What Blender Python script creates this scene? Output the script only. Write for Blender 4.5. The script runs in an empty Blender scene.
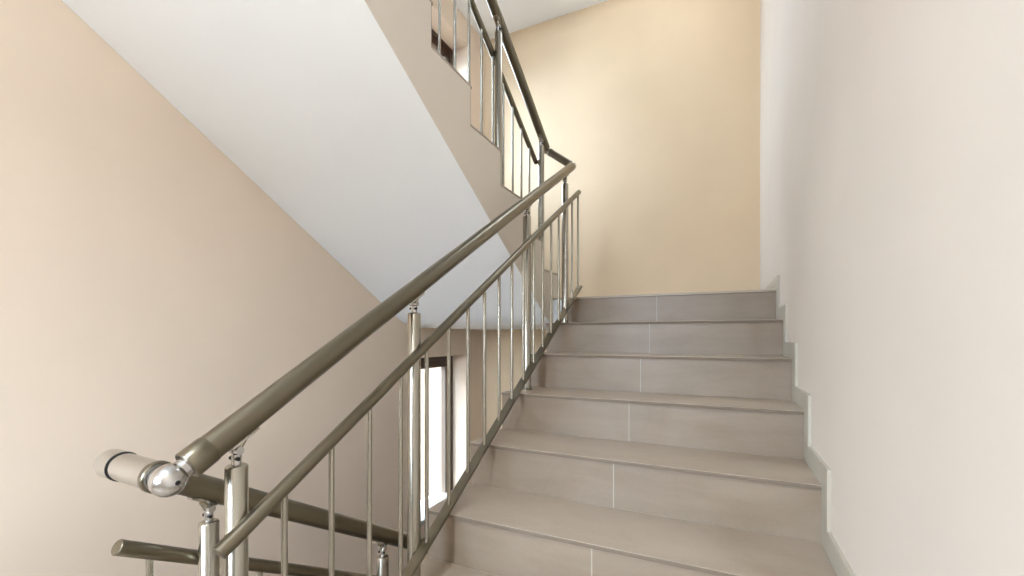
import bpy, bmesh, math
from mathutils import Vector, Matrix

# ---------------------------------------------------------------- basics
scn = bpy.context.scene
col = scn.collection
G, R = 0.30, 0.1787            # going and rise of one step
XR, XA, XB, XL = 0.0, -1.2436, -1.31, -2.52   # right tile end, open edge of flight up, open edge of other flight, left wall
YB = 1.20                      # back wall
YF = -4.30                     # wall behind the viewer
NA, NB = 8, 9                  # risers of the two flights
ZF = -NA * R                   # floor the viewer stands on
H = (NA + NB) * R              # storey height
SL = R / G
SLAB = 0.190
YB1 = 0.106                    # first riser of the flight that turns back


def link(o, parent=None):
    col.objects.link(o)
    if parent is not None:
        o.parent = parent
    return o


def mk(name, bm, mats, parent=None, smooth=None, loc=None):
    bmesh.ops.recalc_face_normals(bm, faces=bm.faces[:])
    me = bpy.data.meshes.new(name)
    bm.to_mesh(me)
    bm.free()
    for m in (mats if isinstance(mats, (list, tuple)) else [mats]):
        me.materials.append(m)
    if smooth is not None:
        for p in me.polygons:
            p.use_smooth = True
        me.set_sharp_from_angle(angle=math.radians(smooth))
    o = bpy.data.objects.new(name, me)
    if loc:
        o.location = loc
    return link(o, parent)


def empty(name, loc, label, cat, group=None):
    o = bpy.data.objects.new(name, None)
    o.empty_display_size = 0.1
    o.location = loc
    o['label'] = label
    o['category'] = cat
    if group:
        o['group'] = group
    return link(o)


def struct(o):
    o['kind'] = 'structure'
    return o


def box(bm, a, b, mi=0, bev=0.0):
    x0, y0, z0 = a
    x1, y1, z1 = b
    vs = [bm.verts.new(p) for p in ((x0, y0, z0), (x1, y0, z0), (x1, y1, z0), (x0, y1, z0),
                                    (x0, y0, z1), (x1, y0, z1), (x1, y1, z1), (x0, y1, z1))]
    fs = []
    for f in ((0, 3, 2, 1), (4, 5, 6, 7), (0, 1, 5, 4), (1, 2, 6, 5), (2, 3, 7, 6), (3, 0, 4, 7)):
        fc = bm.faces.new([vs[i] for i in f])
        fc.material_index = mi
        fs.append(fc)
    if bev:
        es = list({e for f in fs for e in f.edges})
        bmesh.ops.bevel(bm, geom=es, offset=bev, segments=2, affect='EDGES', profile=0.5)
    return bm


def frame_of(d):
    d = Vector(d).normalized()
    u = Vector((1, 0, 0)) if abs(d.x) < 0.9 else Vector((0, 1, 0))
    s = d.cross(u).normalized()
    t = d.cross(s).normalized()
    return d, s, t


def lathe(bm, p, d, prof, n=32, mi=0, close=True):
    """rings along direction d from p: prof = [(distance, radius), ...]"""
    p = Vector(p)
    d, s, t = frame_of(d)
    rings = []
    for h, r in prof:
        if r <= 1e-6:
            rings.append([bm.verts.new(p + d * h)])
        else:
            rings.append([bm.verts.new(p + d * h + (s * math.cos(2 * math.pi * i / n) + t * math.sin(2 * math.pi * i / n)) * r) for i in range(n)])
    for a, b in zip(rings, rings[1:]):
        for i in range(n):
            j = (i + 1) % n
            if len(a) == 1 and len(b) == 1:
                continue
            if len(a) == 1:
                f = bm.faces.new((a[0], b[j], b[i]))
            elif len(b) == 1:
                f = bm.faces.new((a[i], a[j], b[0]))
            else:
                f = bm.faces.new((a[i], a[j], b[j], b[i]))
            f.material_index = mi
    if close:
        for rg, rev in ((rings[0], True), (rings[-1], False)):
            if len(rg) > 1:
                f = bm.faces.new(list(reversed(rg)) if rev else rg)
                f.material_index = mi
    return bm


def tube(bm, a, b, r, n=32, cham=0.0, mi=0):
    a, b = Vector(a), Vector(b)
    L = (b - a).length
    if cham:
        prof = [(0, r - cham), (cham, r), (L - cham, r), (L, r - cham)]
    else:
        prof = [(0, r), (L, r)]
    return lathe(bm, a, b - a, prof, n, mi)


def ball(bm, c, r, d=(0, 0, 1), n=32, m=16, mi=0):
    prof = [(-r * math.cos(math.pi * i / m), r * math.sin(math.pi * i / m)) for i in range(m + 1)]
    prof[0] = (-r, 0)
    prof[-1] = (r, 0)
    return lathe(bm, c, d, prof, n, mi)


def extrude_x(bm, pts, x0, x1, mi=0):
    """closed outline in (y, z) extruded from x0 to x1"""
    a = [bm.verts.new((x0, y, z)) for y, z in pts]
    b = [bm.verts.new((x1, y, z)) for y, z in pts]
    bm.faces.new(a).material_index = mi
    bm.faces.new(list(reversed(b))).material_index = mi
    n = len(pts)
    for i in range(n):
        j = (i + 1) % n
        bm.faces.new((a[i], b[i], b[j], a[j])).material_index = mi
    return bm


# ---------------------------------------------------------------- materials
def nodes_of(name):
    m = bpy.data.materials.new(name)
    m.use_nodes = True
    nt = m.node_tree
    return m, nt, nt.nodes['Principled BSDF']


def s2l(c):
    return tuple(((v / 255) / 12.92 if v / 255 <= 0.04045 else ((v / 255 + 0.055) / 1.055) ** 2.4) for v in c)


def paint(name, rgb, rough=0.75, bump=0.06, var=0.03):
    m, nt, b = nodes_of(name)
    N, L = nt.nodes, nt.links
    tc = N.new('ShaderNodeTexCoord')
    n1 = N.new('ShaderNodeTexNoise')
    n1.inputs['Scale'].default_value = 1.7
    n1.inputs['Detail'].default_value = 3
    L.new(tc.outputs['Object'], n1.inputs['Vector'])
    r = N.new('ShaderNodeValToRGB')
    c = s2l(rgb)
    r.color_ramp.elements[0].position = 0.3
    r.color_ramp.elements[0].color = (*[v * (1 - var) for v in c], 1)
    r.color_ramp.elements[1].position = 0.7
    r.color_ramp.elements[1].color = (*[min(1, v * (1 + var)) for v in c], 1)
    L.new(n1.outputs['Fac'], r.inputs['Fac'])
    L.new(r.outputs['Color'], b.inputs['Base Color'])
    b.inputs['Roughness'].default_value = rough
    n2 = N.new('ShaderNodeTexNoise')
    n2.inputs['Scale'].default_value = 160
    n2.inputs['Detail'].default_value = 4
    L.new(tc.outputs['Object'], n2.inputs['Vector'])
    bp = N.new('ShaderNodeBump')
    bp.inputs['Strength'].default_value = bump
    bp.inputs['Distance'].default_value = 0.002
    L.new(n2.outputs['Fac'], bp.inputs['Height'])
    L.new(bp.outputs['Normal'], b.inputs['Normal'])
    return m


def tile(name, rgb, rough=0.38, var=0.10):
    m, nt, b = nodes_of(name)
    N, L = nt.nodes, nt.links
    tc = N.new('ShaderNodeTexCoord')
    mp = N.new('ShaderNodeMapping')
    mp.inputs['Scale'].default_value = (1.2, 3.0, 7.0)
    mp.inputs['Rotation'].default_value = (0, 0.15, 0)
    L.new(tc.outputs['Object'], mp.inputs['Vector'])
    n1 = N.new('ShaderNodeTexNoise')
    n1.inputs['Scale'].default_value = 1.6
    n1.inputs['Detail'].default_value = 7
    n1.inputs['Roughness'].default_value = 0.62
    n1.inputs['Distortion'].default_value = 0.4
    L.new(mp.outputs['Vector'], n1.inputs['Vector'])
    n3 = N.new('ShaderNodeTexNoise')
    n3.inputs['Scale'].default_value = 90
    n3.inputs['Detail'].default_value = 3
    L.new(tc.outputs['Object'], n3.inputs['Vector'])
    mx = N.new('ShaderNodeMath')
    mx.operation = 'MULTIPLY_ADD'
    mx.inputs[1].default_value = 0.18
    L.new(n3.outputs['Fac'], mx.inputs[0])
    L.new(n1.outputs['Fac'], mx.inputs[2])
    r = N.new('ShaderNodeValToRGB')
    c = s2l(rgb)
    e = r.color_ramp.elements
    e[0].position = 0.38
    e[0].color = (c[0] * (1 - var), c[1] * (1 - var * 1.1), c[2] * (1 - var * 1.25), 1)
    e[1].position = 0.78
    e[1].color = (c[0] * (1 + var), c[1] * (1 + var), c[2] * (1 + var), 1)
    L.new(mx.outputs[0], r.inputs['Fac'])
    n4 = N.new('ShaderNodeTexNoise')
    n4.inputs['Scale'].default_value = 2.6
    n4.inputs['Detail'].default_value = 5
    n4.inputs['Distortion'].default_value = 0.8
    L.new(tc.outputs['Object'], n4.inputs['Vector'])
    r4 = N.new('ShaderNodeMapRange')
    r4.inputs['From Min'].default_value = 0.48
    r4.inputs['From Max'].default_value = 0.72
    r4.inputs['To Max'].default_value = 0.55
    L.new(n4.outputs['Fac'], r4.inputs['Value'])
    m4 = N.new('ShaderNodeMixRGB')
    m4.blend_type = 'MULTIPLY'
    m4.inputs['Color2'].default_value = (0.80, 0.72, 0.64, 1)
    L.new(r4.outputs['Result'], m4.inputs['Fac'])
    L.new(r.outputs['Color'], m4.inputs['Color1'])
    L.new(m4.outputs['Color'], b.inputs['Base Color'])
    b.inputs['Roughness'].default_value = rough
    b.inputs['Specular IOR Level'].default_value = 0.4
    bp = N.new('ShaderNodeBump')
    bp.inputs['Strength'].default_value = 0.05
    bp.inputs['Distance'].default_value = 0.002
    L.new(n3.outputs['Fac'], bp.inputs['Height'])
    L.new(bp.outputs['Normal'], b.inputs['Normal'])
    return m


def metal(name, rgb, rough=0.26, aniso=0.0):
    m, nt, b = nodes_of(name)
    N, L = nt.nodes, nt.links
    tc = N.new('ShaderNodeTexCoord')
    n1 = N.new('ShaderNodeTexNoise')
    n1.inputs['Scale'].default_value = 240
    n1.inputs['Detail'].default_value = 2
    L.new(tc.outputs['Object'], n1.inputs['Vector'])
    mr = N.new('ShaderNodeMapRange')
    mr.inputs['To Min'].default_value = rough * 0.97
    mr.inputs['To Max'].default_value = rough * 1.03
    L.new(n1.outputs['Fac'], mr.inputs['Value'])
    L.new(mr.outputs['Result'], b.inputs['Roughness'])
    b.inputs['Metallic'].default_value = 1
    b.inputs['Base Color'].default_value = (*s2l(rgb), 1)
    return m


def plain(name, rgb, rough=0.5, metallic=0.0):
    m, nt, b = nodes_of(name)
    N, L = nt.nodes, nt.links
    tc = N.new('ShaderNodeTexCoord')
    n1 = N.new('ShaderNodeTexNoise')
    n1.inputs['Scale'].default_value = 30
    L.new(tc.outputs['Object'], n1.inputs['Vector'])
    r = N.new('ShaderNodeValToRGB')
    c = s2l(rgb)
    r.color_ramp.elements[0].color = (*[v * 0.93 for v in c], 1)
    r.color_ramp.elements[1].color = (*[min(1, v * 1.07) for v in c], 1)
    L.new(n1.outputs['Fac'], r.inputs['Fac'])
    L.new(r.outputs['Color'], b.inputs['Base Color'])
    b.inputs['Roughness'].default_value = rough
    b.inputs['Metallic'].default_value = metallic
    return m


def glass_mat():
    m = bpy.data.materials.new('window_glass')
    m.use_nodes = True
    nt = m.node_tree
    nt.nodes.clear()
    o = nt.nodes.new('ShaderNodeOutputMaterial')
    t = nt.nodes.new('ShaderNodeBsdfTransparent')
    t.inputs['Color'].default_value = (0.97, 0.985, 0.98, 1)
    g = nt.nodes.new('ShaderNodeBsdfGlossy')
    g.inputs['Roughness'].default_value = 0.02
    lw = nt.nodes.new('ShaderNodeLayerWeight')
    lw.inputs['Blend'].default_value = 0.12
    f = nt.nodes.new('ShaderNodeMath')
    f.operation = 'MULTIPLY_ADD'
    f.inputs[1].default_value = 0.25
    f.inputs[2].default_value = 0.03
    nt.links.new(lw.outputs['Facing'], f.inputs[0])
    mx = nt.nodes.new('ShaderNodeMixShader')
    nt.links.new(f.outputs[0], mx.inputs[0])
    nt.links.new(t.outputs[0], mx.inputs[1])
    nt.links.new(g.outputs[0], mx.inputs[2])
    nt.links.new(mx.outputs[0], o.inputs['Surface'])
    return m


M_LEFT = paint('peach_paint', (223, 204, 184))
M_BACK = paint('cream_paint', (226, 203, 171))
M_RIGHT = paint('off_white_paint', (221, 210, 198))
M_WHITE = paint('white_paint', (248, 251, 255), var=0.01)
M_STRING = paint('warm_white_side', (228, 217, 204), var=0.02)  # open stair sides, a warmer white than the underside
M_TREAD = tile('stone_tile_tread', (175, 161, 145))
M_RISER_SHADED = tile('stone_tile_riser_shaded', (143, 128, 112))  # same stone as the treads, shade painted in as a darker colour
M_SKIRT_LIT = tile('stone_tile_skirting_lit', (186, 181, 167), rough=0.3, var=0.05)  # same stone again, window light painted in as a lighter tone
M_GROUT = plain('pale_grout', (172, 163, 149), 0.8)
M_EDGE = plain('dark_edge_strip', (120, 105, 90), 0.8)  # dark tone of the strips at the tread nosings
M_STEEL = metal('brushed_steel', (174, 169, 158), 0.25)
M_RAIL_SHADED = metal('shaded_rail_steel', (128, 121, 105), 0.29)  # same steel as the posts, dark reflections painted into its colour
M_STEELB = metal('bright_steel', (198, 197, 196), 0.20)
M_DARK = plain('black_rubber', (22, 20, 18), 0.5)
M_WOOD = plain('dark_brown_frame', (58, 34, 18), 0.35)
M_SASH = plain('grey_sash', (120, 108, 96), 0.4)  # side stiles, greyer than the brown frame
M_SILL = tile('grey_sill_stone', (170, 166, 160), rough=0.4, var=0.05)
M_GLASS = glass_mat()

# ---------------------------------------------------------------- room shell
ZB, ZT = -H - 0.25, H + 1.9    # bottom and top of the modelled stairwell
WIN = dict(y0=0.055, y1=0.855, z0=-1.80, z1=-0.440)


def wall_with_holes(name, axis, x0, x1, u0, u1, z0, z1, holes, mat):
    """wall slab, thick in x (axis 'x') or y (axis 'y'); holes = (u0, u1, z0, z1)"""
    bm = bmesh.new()
    us = sorted({u0, u1, *[h[0] for h in holes], *[h[1] for h in holes]})
    zs = sorted({z0, z1, *[h[2] for h in holes], *[h[3] for h in holes]})
    ins = lambda i, k: any(h[0] <= (us[i] + us[i + 1]) / 2 <= h[1] and h[2] <= (zs[k] + zs[k + 1]) / 2 <= h[3] for h in holes)
    P = (lambda t, u, z: (t, u, z)) if axis == 'x' else (lambda t, u, z: (u, t, z))
    nu, nz = len(us) - 1, len(zs) - 1
    cache = {}

    def V(t, u, z):
        k = (t, u, z)
        if k not in cache:
            cache[k] = bm.verts.new(P(t, u, z))
        return cache[k]
    for i in range(nu):
        for k in range(nz):
            if ins(i, k):
                continue
            for t in (x0, x1):
                bm.faces.new([V(t, us[i], zs[k]), V(t, us[i + 1], zs[k]), V(t, us[i + 1], zs[k + 1]), V(t, us[i], zs[k + 1])])
            for di, dk, e in ((-1, 0, 0), (1, 0, 1), (0, -1, 2), (0, 1, 3)):
                a, b = i + di, k + dk
                if 0 <= a < nu and 0 <= b < nz and not ins(a, b):
                    continue
                if e == 0:
                    q = [(us[i], zs[k]), (us[i], zs[k + 1])]
                elif e == 1:
                    q = [(us[i + 1], zs[k]), (us[i + 1], zs[k + 1])]
                elif e == 2:
                    q = [(us[i], zs[k]), (us[i + 1], zs[k])]
                else:
                    q = [(us[i], zs[k + 1]), (us[i + 1], zs[k + 1])]
                bm.faces.new([V(x0, *q[0]), V(x0, *q[1]), V(x1, *q[1]), V(x1, *q[0])])
    return struct(mk(name, bm, mat))


lower = (WIN['y0'], WIN['y1'], WIN['z0'], WIN['z1'])
upper = (WIN['y0'], WIN['y1'], WIN['z0'] + H, WIN['z1'] + H)
wall_with_holes('wall_left', 'x', XL - 0.30, XL, YF, YB, ZB, ZT, [lower, upper], M_LEFT)
wall_with_holes('wall_back', 'y', YB, YB + 0.25, XL - 0.30, 0.31, ZB, ZT, [], M_BACK)
wall_with_holes('wall_right', 'x', 0.01, 0.31, YF, YB, ZB, ZT, [], M_RIGHT)
FILL_WIN = (-2.00, -0.80, ZF + 0.60, ZF + 2.10)  # unseen window added behind the viewer, sized for fill light
wall_with_holes('wall_front', 'y', YF - 0.25, YF, XL - 0.30, 0.31, ZB, ZT, [FILL_WIN, (FILL_WIN[0], FILL_WIN[1], FILL_WIN[2] + H, FILL_WIN[3] + H)], M_RIGHT)

bm = bmesh.new()
box(bm, (XL, YF, ZT), (0.01, YB, ZT + 0.2))
struct(mk('ceiling', bm, M_WHITE))


def slab(name, y0, y1, ztop, x0=XL, x1=0.01, thick=SLAB):
    """storey slab: painted concrete with a tiled top"""
    bm = bmesh.new()
    box(bm, (x0, y0, ztop - thick), (x1, y1, ztop - 0.012), 0)
    box(bm, (x0, y0, ztop - 0.012), (x1, y1, ztop), 1)
    return struct(mk(name, bm, [M_WHITE, M_TREAD]))


# half landing at the top of the flight, with the notch where the flight back starts
def half_landing(name, z):
    bm = bmesh.new()
    for (x0, x1, y0) in ((XL, XB, YB1 - 0.002), (XB, 0.01, 0.0)):
        box(bm, (x0, y0, z - SLAB), (x1, YB, z - 0.012), 0)
    box(bm, (XL, YB1, z - 0.012), (XB, YB, z), 1)
    box(bm, (XB, -0.0156, z - 0.012), (0.0, YB, z), 1)
    return struct(mk(name, bm, [M_WHITE, M_TREAD]))


half_landing('floor_half_landing', 0.0)
half_landing('floor_half_landing.001', H)
bm = bmesh.new()
box(bm, (XL, YF, ZB), (0.01, YB, -H), 0)
struct(mk('floor_lower', bm, M_TREAD))

# viewer's floor landing and the one above
for nm, z in (('floor', ZF), ('floor_upper', ZF + H)):
    bm = bmesh.new()
    ytop = YB1 - G * (NB - 1)          # top nosing of the flight arriving on the left
    yA = -G * (NA - 1)                 # first riser of the flight leaving on the right
    box(bm, (XL, YF, z - SLAB), (XB, ytop - 0.45, z - 0.012), 0)
    box(bm, (XL, YF, z - 0.012), (XB, ytop - 0.02, z), 1)
    box(bm, (XB, YF, z - SLAB), (0.01, yA - 0.02, z - 0.012), 0)
    box(bm, (XB, YF, z - 0.012), (0.01, yA - 0.001, z), 1)
    struct(mk(nm, bm, [M_WHITE, M_TREAD]))


# ---------------------------------------------------------------- windows
def side_window(n, dz):
    y0, y1, z0, z1 = WIN['y0'], WIN['y1'], WIN['z0'] + dz, WIN['z1'] + dz
    xf = XL - 0.17
    root = bpy.data.objects.new('window_%d' % n, None)
    link(root)
    root.location = (xf, (y0 + y1) / 2, z0)
    struct(root)
    o = Vector(root.location)

    def B(bm, a, b, bev=0.0):
        box(bm, Vector(a) - o, Vector(b) - o, 0, bev)
    bm = bmesh.new()
    B(bm, (xf - 0.07, y0, z1 - 0.045), (xf, y1, z1), 0.003)
    B(bm, (xf - 0.07, y0, z0), (xf, y0 + 0.06, z1 - 0.045), 0.003)
    B(bm, (xf - 0.07, y1 - 0.06, z0), (xf, y1, z1 - 0.045), 0.003)
    mk('window_frame', bm, M_WOOD, root)
    bm = bmesh.new()
    B(bm, (xf - 0.06, y0 + 0.06, z1 - 0.115), (xf - 0.008, y1 - 0.06, z1 - 0.045), 0.004)
    mk('top_rail', bm, M_WOOD, root)
    bm = bmesh.new()
    for a in (y0 + 0.06, y1 - 0.12):
        B(bm, (xf - 0.06, a, z0 + 0.010), (xf - 0.008, a + 0.06, z1 - 0.115), 0.004)
    mk('sash', bm, M_SASH, root)
    bm = bmesh.new()
    B(bm, (xf - 0.042, y0 + 0.115, z0 + 0.025), (xf - 0.030, y1 - 0.115, z1 - 0.11))
    mk('glass', bm, M_GLASS, root)
    bm = bmesh.new()
    B(bm, (xf - 0.05, y0, z0 - 0.03), (XL + 0.02, y1, z0 + 0.012), 0.003)
    mk('sill', bm, M_SILL, root)


side_window(1, 0.0)
side_window(2, H)


def fill_window(n, dz):  # unseen windows put in behind the viewer to bring fill light
    x0, x1, z0, z1 = FILL_WIN[0], FILL_WIN[1], FILL_WIN[2] + dz, FILL_WIN[3] + dz
    yf = YF - 0.10
    root = bpy.data.objects.new('window_%d' % n, None)
    link(root)
    root.location = ((x0 + x1) / 2, yf, z0)
    struct(root)
    o = Vector(root.location)

    def B(bm, a, b, bev=0.003):
        box(bm, Vector(a) - o, Vector(b) - o, 0, bev)
    bm = bmesh.new()
    B(bm, (x0, yf - 0.07, z1 - 0.06), (x1, yf, z1))
    B(bm, (x0, yf - 0.07, z0), (x1, yf, z0 + 0.06))
    for a in (x0, (x0 + x1) / 2 - 0.03, x1 - 0.06):
        B(bm, (a, yf - 0.07, z0 + 0.06), (a + 0.06, yf, z1 - 0.06))
    mk('window_frame', bm, M_WOOD, root)
    bm = bmesh.new()
    B(bm, (x0 + 0.05, yf - 0.045, z0 + 0.05), (x1 - 0.05, yf - 0.035, z1 - 0.05), 0)
    mk('glass', bm, M_GLASS, root)


fill_window(3, 0.0)
fill_window(4, H)


# plastered house added to block the low sky, seen through the lower window
M_HOUSE = paint('house_plaster', (114, 94, 74))
M_PANE = plain('house_pane', (96, 108, 120), 0.2)
nb = empty('sky_block_house', (-5.6, 0.0, -6.0), 'plastered house added outside to block low sky, seen through the lower stair window', 'building')
bm = bmesh.new()
box(bm, (-4.0, -7.0, 0.0), (0.0, 7.0, 7.3))
mk('wall', bm, M_HOUSE, nb)
bm = bmesh.new()
extrude_x(bm, [(-7.2, 7.3), (7.2, 7.3), (7.0, 7.5), (-7.0, 7.5)], -4.2, 0.2)
mk('roof', bm, M_WOOD, nb)
for yy in (-5.2, -2.6, 0.6, 3.5):
    for zz in (1.2, 4.3):
        bm = bmesh.new()
        box(bm, (0.0, yy - 0.55, zz), (0.05, yy + 0.55, zz + 0.06))
        box(bm, (0.0, yy - 0.55, zz + 1.34), (0.05, yy + 0.55, zz + 1.4))
        for q in (-0.55, -0.03, 0.49):
            box(bm, (0.0, yy + q, zz + 0.06), (0.05, yy + q + 0.06, zz + 1.34))
        fr = mk('window_frame', bm, M_WHITE, nb)
        bm = bmesh.new()
        box(bm, (0.001, yy - 0.5, zz + 0.05), (0.02, yy + 0.5, zz + 1.35))
        mk('pane', bm, M_PANE, fr)


# ---------------------------------------------------------------- stairs
def riser_mesh(x0, x1, xj, front, back, z0, z1, s):
    """two riser tiles side by side, a pale grout joint between them and a bead at the foot. s = -1: faces the viewer"""
    bm = bmesh.new()
    a, b = min(front, back), max(front, back)
    box(bm, (x0, a, z0), (xj - 0.002, b, z1), 0)
    box(bm, (xj + 0.002, a, z0), (x1, b, z1), 0)
    e = 0.0004
    box(bm, (xj - 0.002, a + (e if s < 0 else 0), z0), (xj + 0.002, b - (e if s > 0 else 0), z1 - 0.0005), 1)
    yy = front + s * 0.0015
    box(bm, (x0 + 0.002, min(front, yy), z0), (x1 - 0.002, max(front, yy), z0 + 0.0018), 1)
    return bm


def flight(name, loc, label, cat, x0, x1, ys, s, n, open_left):
    """ys = y of first riser (bottom); s=+1 climbs away from the viewer, -1 climbs towards; loc.z = foot of the flight"""
    root = empty(name, loc, label, cat)
    y0 = 0.0                                     # local: first riser at y=0, z=0
    sl = SL
    # concrete body outline (y, z)
    pts = [(0.0, -0.003)]
    for k in range(n):
        pts.append((s * (k * G), (k + 1) * R - 0.012))
        if k < n - 1:
            pts.append((s * ((k + 1) * G), (k + 1) * R - 0.012))
    top = n * R
    if s > 0:     # ends against the half landing
        pts.append((s * ((n - 1) * G) + 0.0, top - SLAB))
        yt = (n - 1) * G
        zc = top - SLAB - 0.055
        pts.append((yt, zc))
        z_at0 = zc - sl * yt
        pts.append((-0.02, z_at0 + 0.0))
        pts.append((-0.02, -0.003))
    else:
        # foot on the half landing; soffit from z=-SLAB at y=-0.18 up to the floor slab
        yend = -((n - 1) * G) - 0.45
        pts.append((yend, top - 0.012))
        # soffit line in local coords, with a soft bend into the flat underside of the landing
        zline = lambda y: -0.2864 - sl * y
        pts.append((yend, zline(yend)))
        yc = (-0.2864 + SLAB) / sl
        a = 0.13
        for i in range(9):
            u = 2 * a * (1 - i / 8)
            pts.append((yc + a - u, -SLAB + sl * u * u / (4 * a)))
        pts.append((0.0, -SLAB))
    bm = bmesh.new()
    extrude_x(bm, pts, x0, x1)
    # faces on the underside are white, the open side warm white
    bmesh.ops.recalc_face_normals(bm, faces=bm.faces[:])
    bm.normal_update()
    for f in bm.faces:
        f.material_index = 1 if abs(f.normal.x) > 0.9 else 0
    mk('body', bm, [M_WHITE, M_STRING], root)
    xj = -0.632 - loc[0]
    for k in range(n):
        yk = s * k * G
        zt = (k + 1) * R
        # riser tile: a finger's width in front of the body
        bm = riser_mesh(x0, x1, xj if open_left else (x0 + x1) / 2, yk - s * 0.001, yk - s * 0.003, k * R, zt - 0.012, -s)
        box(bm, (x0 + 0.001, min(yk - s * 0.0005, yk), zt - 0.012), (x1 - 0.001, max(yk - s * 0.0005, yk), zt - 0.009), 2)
        mk('riser', bm, [M_RISER_SHADED, M_GROUT, M_EDGE], root)
        if k < n - 1:
            bm = bmesh.new()
            ya, yb = yk - s * 0.0125, yk + s * (G - 0.003)
            box(bm, (x0, min(ya, yb), zt - 0.009), (x1, max(ya, yb), zt), 0, 0.0008)
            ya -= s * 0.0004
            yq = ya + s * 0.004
            box(bm, (x0 + 0.001, min(ya, yq) , zt - 0.0135), (x1 - 0.001, max(ya, yq), zt - 0.0015), 1)  # dark strip covering the front edge of the tread
            mk('tread', bm, [M_TREAD, M_EDGE], root)
    return root


def flight_up(name, z, label):
    # right-hand flight: local x measured from its right end
    return flight(name, (XR, -G * (NA - 1), z), label, 'stairs', XA, 0.0, 0, 1, NA, True)


def flight_back(name, z, label):
    return flight(name, (XB, YB1, z), label, 'stairs', XL - XB + 0.002, 0.0, 0, -1, NB, False)


flight_up('staircase', ZF, 'grey stone tiled flight of eight steps climbing to the cream back wall')
flight_back('staircase', 0.0, 'upper flight with smooth white sloping underside and stepped pale side')
flight_back('staircase', -H, 'lower flight of grey tiled steps going down beneath the white soffit')
flight_up('staircase', ZF + H, 'flight of steps one storey up, above the tiled steps')

# stepped skirting tiles along the right wall
bm = bmesh.new()
pts_t, pts_b = [], []
hk, off = 0.068, 0.085
for k in range(NA + 1):
    z = -k * R
    ya = -(k - 1) * G - off if k else YB     # far end of this run
    yb = -k * G - off if k < NA else YF
    # piece on tread k
    if k == 0:
        box(bm, (0.0, -off, z), (0.01, YB, z + hk))
    else:
        box(bm, (0.0, max(yb, YF), z), (0.01, ya, z + hk))
        # upright piece beside the riser above
        box(bm, (0.0, ya, z), (0.01, ya + off, z + R))
struct(mk('baseboard_right', bm, M_SKIRT_LIT))
bm = bmesh.new()
box(bm, (XL, YB - 0.01, 0), (0.0, YB, hk))
struct(mk('baseboard_back', bm, M_SKIRT_LIT))


# ---------------------------------------------------------------- railings
HR = 0.0275    # handrail radius
PR = 0.0212    # post radius
LR = 0.0160    # lower rail radius
BR = 0.0068    # baluster radius


def make_post(root, o, x, y, zb, zh, sl, name='post'):
    """post from tread to the hinge pin under the handrail, zh = rail axis height over the post"""
    top = zh - 0.077
    bm = bmesh.new()
    P = Vector((x, y, 0)) - o
    lathe(bm, (P.x, P.y, zb - o.z), (0, 0, 1), [(0, PR), (top - zb - 0.004, PR), (top - zb - 0.001, PR - 0.002), (top - zb, PR - 0.004), (top - zb + 0.0015, 0.008)], 36)
    post = mk(name, bm, M_STEEL, root, 35)
    bm = bmesh.new()
    lathe(bm, (P.x, P.y, zb - o.z), (0, 0, 1), [(0, 0.030), (0.006, 0.030), (0.010, 0.0225), (0.010, PR - 0.001)], 36, close=False)
    mk('base_flange', bm, M_STEEL, post, 35)
    # hinge: fork pin, knuckle and curved saddle following the slope of the rail
    bm = bmesh.new()
    zt = top - o.z
    lathe(bm, (P.x, P.y, zt), (0, 0, 1), [(0, 0.0095), (0.022, 0.0095), (0.024, 0.007), (0.040, 0.007)], 20)
    for s in (-1, 1):
        tube(bm, (P.x + s * 0.013, P.y, zt + 0.030), (P.x + s * 0.004, P.y, zt + 0.030), 0.0085, 18)
    mk('hinge_pin', bm, M_STEELB, post, 35)
    bm = bmesh.new()
    tube(bm, (P.x - 0.0135, P.y - 0.004, zt + 0.014), (P.x + 0.0135, P.y - 0.004, zt + 0.014), 0.004, 12)
    mk('screw', bm, M_DARK, post, 35)
    bm = bmesh.new()
    d = Vector((0, 1, sl)).normalized()
    up = Vector((0, -sl, 1)).normalized()
    sd = Vector((1, 0, 0))
    c = Vector((P.x, P.y, zh - o.z))
    n = 8
    L = 0.032
    rows = []
    for t in (-L, -L * 0.6, L * 0.6, L):
        w = 1.0 if abs(t) < L * 0.9 else 0.55
        row = []
        for r in (HR + 0.0006, HR + 0.0045):
            row.append([bm.verts.new(c + d * t + (sd * math.sin(a) - up * math.cos(a)) * r) for a in [w * 0.62 * (2 * i / n - 1) for i in range(n + 1)]])
        rows.append(row)
    for a, b in zip(rows, rows[1:]):
        for q in (0, 1):
            for i in range(n):
                bm.faces.new((a[q][i], a[q][i + 1], b[q][i + 1], b[q][i]))
        for i in (0, n):
            bm.faces.new((a[0][i], a[1][i], b[1][i], b[0][i]))
    for rw in (rows[0], rows[-1]):
        for i in range(n):
            bm.faces.new((rw[0][i], rw[0][i + 1], rw[1][i + 1], rw[1][i]))
    # short neck from saddle to knuckle
    tube(bm, c - up * (HR + 0.003), (P.x, P.y, zt + 0.028), 0.007, 14)
    mk('saddle', bm, M_STEEL, post, 40)
    return post


def ring(bm, p, d, r, w=0.003, e=0.0008, n=32, mi=0):
    lathe(bm, Vector(p) - Vector(d).normalized() * w / 2, d, [(0, r - 0.001), (0, r + e), (w, r + e), (w, r - 0.001)], n, mi, close=False)


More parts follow.
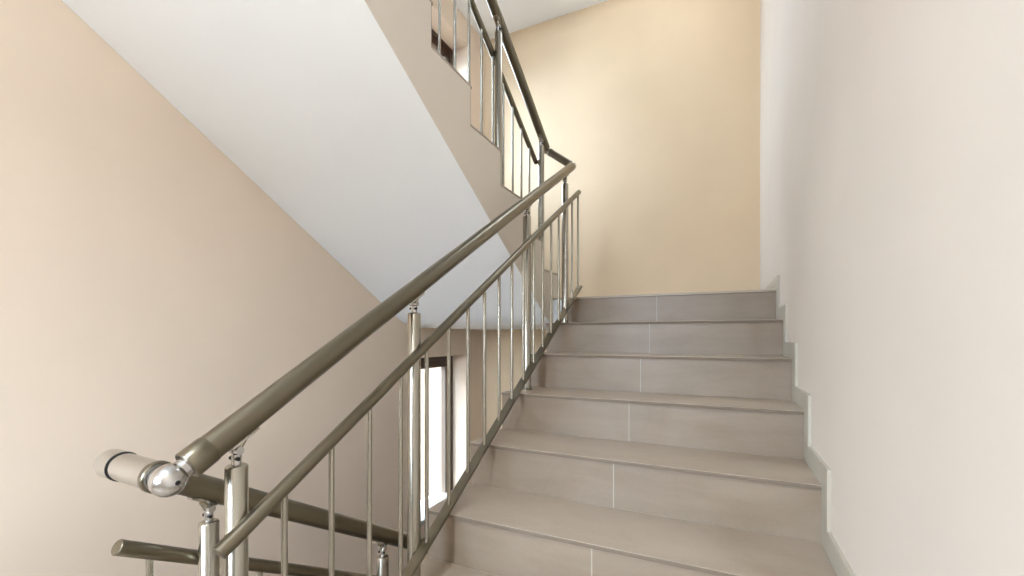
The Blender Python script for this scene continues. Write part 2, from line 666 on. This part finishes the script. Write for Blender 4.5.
def elbow_joint(root, o, c, dirs, r=0.0285, cap_dir=None):
    """ball connector with a flat screw cap; dirs = outgoing rail directions"""
    bm = bmesh.new()
    C_ = Vector(c) - o
    ball(bm, C_, r, cap_dir or (0, 0, 1), 36, 20)
    for d, L in dirs:
        d = Vector(d).normalized()
        tube(bm, C_ + d * 0.012, C_ + d * L, HR - 0.008, 28)
    j = mk('elbow_joint', bm, M_STEELB, root, 40)
    if cap_dir:
        d = Vector(cap_dir).normalized()
        bm = bmesh.new()
        lathe(bm, C_ + d * (r - 0.0012), d, [(0, 0.0048), (0.0018, 0.0042), (0.0018, 0)], 20)
        mk('screw', bm, M_DARK, j, 35)
    return j


def rail_tube(name, root, o, a, b, r, mat=None, collar=None, caps=True):
    bm = bmesh.new()
    tube(bm, Vector(a) - o, Vector(b) - o, r, 36, 0.0015 if caps else 0)
    t = mk(name, bm, mat or M_RAIL_SHADED, root, 35)
    return t


def collar(root, o, at, d, r, w):
    """slightly prouder sleeve pushed over a rail end"""
    bm = bmesh.new()
    d = Vector(d).normalized()
    at = Vector(at) - o
    lathe(bm, at - d * w / 2, d, [(0, r - 0.003), (0, r + 0.0006), (0.0015, r + 0.0016), (w - 0.002, r + 0.0016), (w, r + 0.0004), (w, r - 0.002)], 36, close=False)
    return mk('collar', bm, M_RAIL_SHADED, root, 35)


def step_z_A(y, base=0.0):
    """top of the tread under y on the flight up (local: landing = base)"""
    if y > 0:
        return base
    k = min(NA, int(math.ceil(-y / G - 1e-6)))
    return base - k * R


def step_z_B(y, base=0.0):
    if y > YB1:
        return base
    j = min(NB, int(math.floor((YB1 - y) / G)) + 1)
    return base + j * R


# railing of the flight up
XPA, XLA = -1.175, -1.140
aH, aL, aB = 0.882, 0.693, 0.047
RA = empty('stair_railing', (XPA, -2.246, ZF), 'steel tube railing beside the grey tiled steps, its bars ending on a sloping bottom bar', 'railing')
oA = Vector(RA.location)
y_s, y_e = -2.368, 0.005
zA = lambda y: aH + 0.5931 * y
dA = Vector((0, 1, 0.5931)).normalized()
JA0 = Vector((XPA, y_s, zA(y_s)))
JA1 = Vector((XPA, y_e, zA(y_e)))
rail_tube('handrail', RA, oA, JA0 + dA * 0.034, JA1 - dA * 0.020, HR)
collar(RA, oA, JA0 + dA * 0.058, dA, HR, 0.046)
for y in (-2.246, -1.671, -0.757, -0.150):
    p = make_post(RA, oA, XPA, y, step_z_A(y), zA(y), SL)
    bm = bmesh.new()
    zz = aL + SL * y
    tube(bm, Vector((XPA + PR - 0.002, y, zz)) - oA, Vector((XLA - LR + 0.003, y, zz)) - oA, 0.007, 16)
    mk('bracket', bm, M_STEEL, p, 35)
    zz = aB + SL * y
    bm = bmesh.new()
    tube(bm, Vector((XPA + PR - 0.002, y, zz)) - oA, Vector((XLA - 0.012, y, zz)) - oA, 0.005, 16)
    mk('bracket', bm, M_STEEL, p, 35)
rail_tube('middle_rail', RA, oA, (XLA, -2.302, aL + SL * -2.302), (XLA, 0.035, aL + SL * 0.035), LR)
# flat bottom bar
bm = bmesh.new()
ya, yb = -2.30, 0.055
w, h = 0.0185, 0.005
up = Vector((0, -SL, 1)).normalized()
vs = []
for y in (ya, yb):
    c = Vector((XLA, y, aB + SL * y)) - oA
    vs.append([bm.verts.new(c + Vector((sx * w, 0, 0)) + up * sz * h) for sx, sz in ((-1, -1), (1, -1), (1, 1), (-1, 1))])
for i in range(4):
    j = (i + 1) % 4
    bm.faces.new((vs[0][i], vs[0][j], vs[1][j], vs[1][i]))
bm.faces.new(vs[0][::-1])
bm.faces.new(vs[1])
bmesh.ops.bevel(bm, geom=bm.edges[:], offset=0.0012, segments=2, affect='EDGES')
mk('bottom_rail', bm, M_RAIL_SHADED, RA, 35)
for i in range(-1, 18):
    y = -2.163 + 0.1282 * i
    bm = bmesh.new()
    tube(bm, Vector((XLA, y, aB + SL * y + h)) - oA, Vector((XLA, y, aL + SL * y - LR + 0.004)) - oA, BR, 20)
    mk('baluster', bm, M_STEEL, RA, 35)

# railings of the flights turning back (one above, one below)
XPB, XLB = -1.383, -1.422


def railing_back(base, aHB, aLB, label, posts, y_start, bal0, first):
    z0 = base
    zB = lambda y: aHB - SL * y
    root = empty('stair_railing', (XPB, posts[0], step_z_B(posts[0], base)), label, 'railing')
    o = Vector(root.location)
    d = Vector((0, -1, SL)).normalized()          # climbing direction
    a = Vector((XPB, y_start, zB(y_start)))
    b = Vector((XPB, -2.368, zB(-2.368)))
    rail_tube('handrail', root, o, a + d * 0.022, b - d * 0.022, HR)
    for y in posts:
        p = make_post(root, o, XPB, y, step_z_B(y, base), zB(y), -SL)
        bm = bmesh.new()
        zz = aLB - SL * y
        tube(bm, Vector((XPB - PR + 0.002, y, zz)) - o, Vector((XLB + LR - 0.003, y, zz)) - o, 0.007, 16)
        mk('bracket', bm, M_DARK, p, 35)
    rail_tube('middle_rail', root, o, (XLB, -0.036, aLB + SL * 0.036), (XLB, -2.343, aLB + SL * 2.343), LR)
    for i in range(19):
        y = bal0 - 0.1282 * i
        if y < -2.36:
            break
        bm = bmesh.new()
        tube(bm, Vector((XLB, y, step_z_B(y, base))) - o, Vector((XLB, y, aLB - SL * y - LR + 0.004)) - o, BR, 20)
        mk('baluster', bm, M_STEEL, root, 35)
    return root, a, b


postsB = (-0.040, -0.674, -1.588, -2.182)
RB, b0, b1 = railing_back(0.0, 1.095, 0.912, 'steel tube railing climbing above the white soffit, bars standing on the steps', postsB, 0.07, -0.153, True)
RC, c0, c1 = railing_back(-H, 1.110 - H, 0.936 - H, 'steel tube railing going down at the bottom left, beyond the nearest handrail', postsB, 0.07, -0.105, False)

# link between the two handrails at the viewer's end
JC = Vector((XPB + 0.008, -2.368, c1.z))
dl = (JC - JA0).normalized()
elbow_joint(RA, oA, JA0, [(dA, 0.045), (dl, 0.03)], 0.0295, -dl)
rail_tube('link_rail', RA, oA, JA0 + dl * 0.032, JC - dl * 0.041, HR - 0.001, M_STEELB)
collar(RA, oA, JA0 + dl * 0.036, dl, HR, 0.014)
bm = bmesh.new()
ring(bm, JC - oA - dl * 0.040, dl, HR, 0.003, 0.0012)
mk('joint_ring', bm, M_DARK, RA, 35)
# rounded elbow from the link round to the descending rail
bm = bmesh.new()
dc = Vector((0, 1, -SL)).normalized()
ball(bm, JC - oA, HR + 0.0008, dl, 36, 20)
tube(bm, JC - oA - dl * 0.039, JC - oA, HR + 0.0006, 36)
tube(bm, JC - oA, JC - oA + dc * 0.026, HR + 0.0006, 36)
mk('elbow_joint', bm, M_STEELB, RA, 50)

# link at the landing end
JB = b0.copy()
dl = (JB - JA1).normalized()
elbow_joint(RA, oA, JA1, [(-dA, 0.03), (dl, 0.03)], 0.0262)
rail_tube('link_rail', RA, oA, JA1 + dl * 0.026, JB - dl * 0.026, HR - 0.003)
collar(RA, oA, JB - dl * 0.040, dl, HR - 0.003, 0.012)
elbow_joint(RA, oA, JB, [(-dl, 0.03), (Vector((0, -1, SL)), 0.03)], 0.0255)

# glowing globes added out of view as fill light, no such lamps known
LM = bpy.data.materials.new('fill_glow')
LM.use_nodes = True
LM.node_tree.nodes['Principled BSDF'].inputs['Emission Color'].default_value = (0.84, 0.93, 1.0, 1)
LM.node_tree.nodes['Principled BSDF'].inputs['Emission Strength'].default_value = 40


def fill_globe(loc, drop, r, strength, label):
    g = LM.copy()
    g.name = 'fill_globe_glow'
    g.node_tree.nodes['Principled BSDF'].inputs['Emission Strength'].default_value = strength
    lamp = empty('fill_light_globe', loc, label, 'lamp')
    bm = bmesh.new()
    lathe(bm, (0, 0, 0), (0, 0, -1), [(0, 0.045), (0.018, 0.045), (0.024, 0.03), (0.024, 0.006), (drop, 0.006), (drop, 0.03), (drop + 0.02, 0.03)], 28)
    mk('stem', bm, M_STEELB, lamp, 35)
    bm = bmesh.new()
    ball(bm, (0, 0, -drop - 0.01 - r), r)
    mk('fill_globe_shell', bm, g, lamp, 60)


fill_globe((-0.95, -3.50, ZF + H - SLAB), 0.34, 0.13, 52, 'added fill light globe, out of view over the floor landing in front of the steps')
fill_globe((-0.75, 0.35, H - SLAB), 0.17, 0.11, 17, 'added fill light globe, out of view under the half landing above the tiled steps')

# ---------------------------------------------------------------- light
w = bpy.data.worlds.new('daylight')
scn.world = w
w.use_nodes = True
nt = w.node_tree
bg = nt.nodes['Background']
tc = nt.nodes.new('ShaderNodeTexCoord')
sp = nt.nodes.new('ShaderNodeSeparateXYZ')
rp = nt.nodes.new('ShaderNodeValToRGB')
mr = nt.nodes.new('ShaderNodeMapRange')
mr.inputs['From Min'].default_value = -1
mr.inputs['From Max'].default_value = 1
nt.links.new(tc.outputs['Generated'], sp.inputs[0])
nt.links.new(sp.outputs['Z'], mr.inputs['Value'])
nt.links.new(mr.outputs['Result'], rp.inputs['Fac'])
e = rp.color_ramp.elements
e[0].position = 0.49
e[0].color = (0.045, 0.039, 0.0335, 1)
e[1].position = 0.51
e[1].color = (0.74, 0.88, 1.07, 1)
nt.links.new(rp.outputs['Color'], bg.inputs['Color'])
bg.inputs['Strength'].default_value = 17.0


def portal(name, loc, rot, sx, sy):
    l = bpy.data.lights.new(name, 'AREA')
    l.shape = 'RECTANGLE'
    l.size, l.size_y = sx, sy
    l.cycles.is_portal = True
    o = bpy.data.objects.new(name, l)
    o.location = loc
    o.rotation_euler = rot
    link(o)


for dz in (0, H):
    portal('window_daylight', (XL - 0.28, (WIN['y0'] + WIN['y1']) / 2, (WIN['z0'] + WIN['z1']) / 2 + dz), (0, -math.pi / 2, 0), WIN['z1'] - WIN['z0'], WIN['y1'] - WIN['y0'])
    portal('window_daylight', ((FILL_WIN[0] + FILL_WIN[1]) / 2, YF - 0.24, (FILL_WIN[2] + FILL_WIN[3]) / 2 + dz), (math.pi / 2, 0, 0), FILL_WIN[1] - FILL_WIN[0], FILL_WIN[3] - FILL_WIN[2])  # opening of the added fill window

# ---------------------------------------------------------------- camera
cam = bpy.data.cameras.new('camera')
co = bpy.data.objects.new('camera', cam)
link(co)
cam.sensor_fit = 'HORIZONTAL'
cam.sensor_width = 36
cam.lens = 434.467 / 1024 * 36
cam.shift_y = (336.687 - 288) / 1024
cam.clip_start = 0.02
co.location = (-0.2766, -2.807, -0.2634)
co.rotation_euler = (math.pi / 2, 0, 0.4475)
scn.camera = co

scn.view_settings.view_transform = 'Standard'
scn.view_settings.look = 'None'
scn.view_settings.gamma = 1
scn.view_settings.use_curve_mapping = False
scn.view_settings.exposure = 0.80
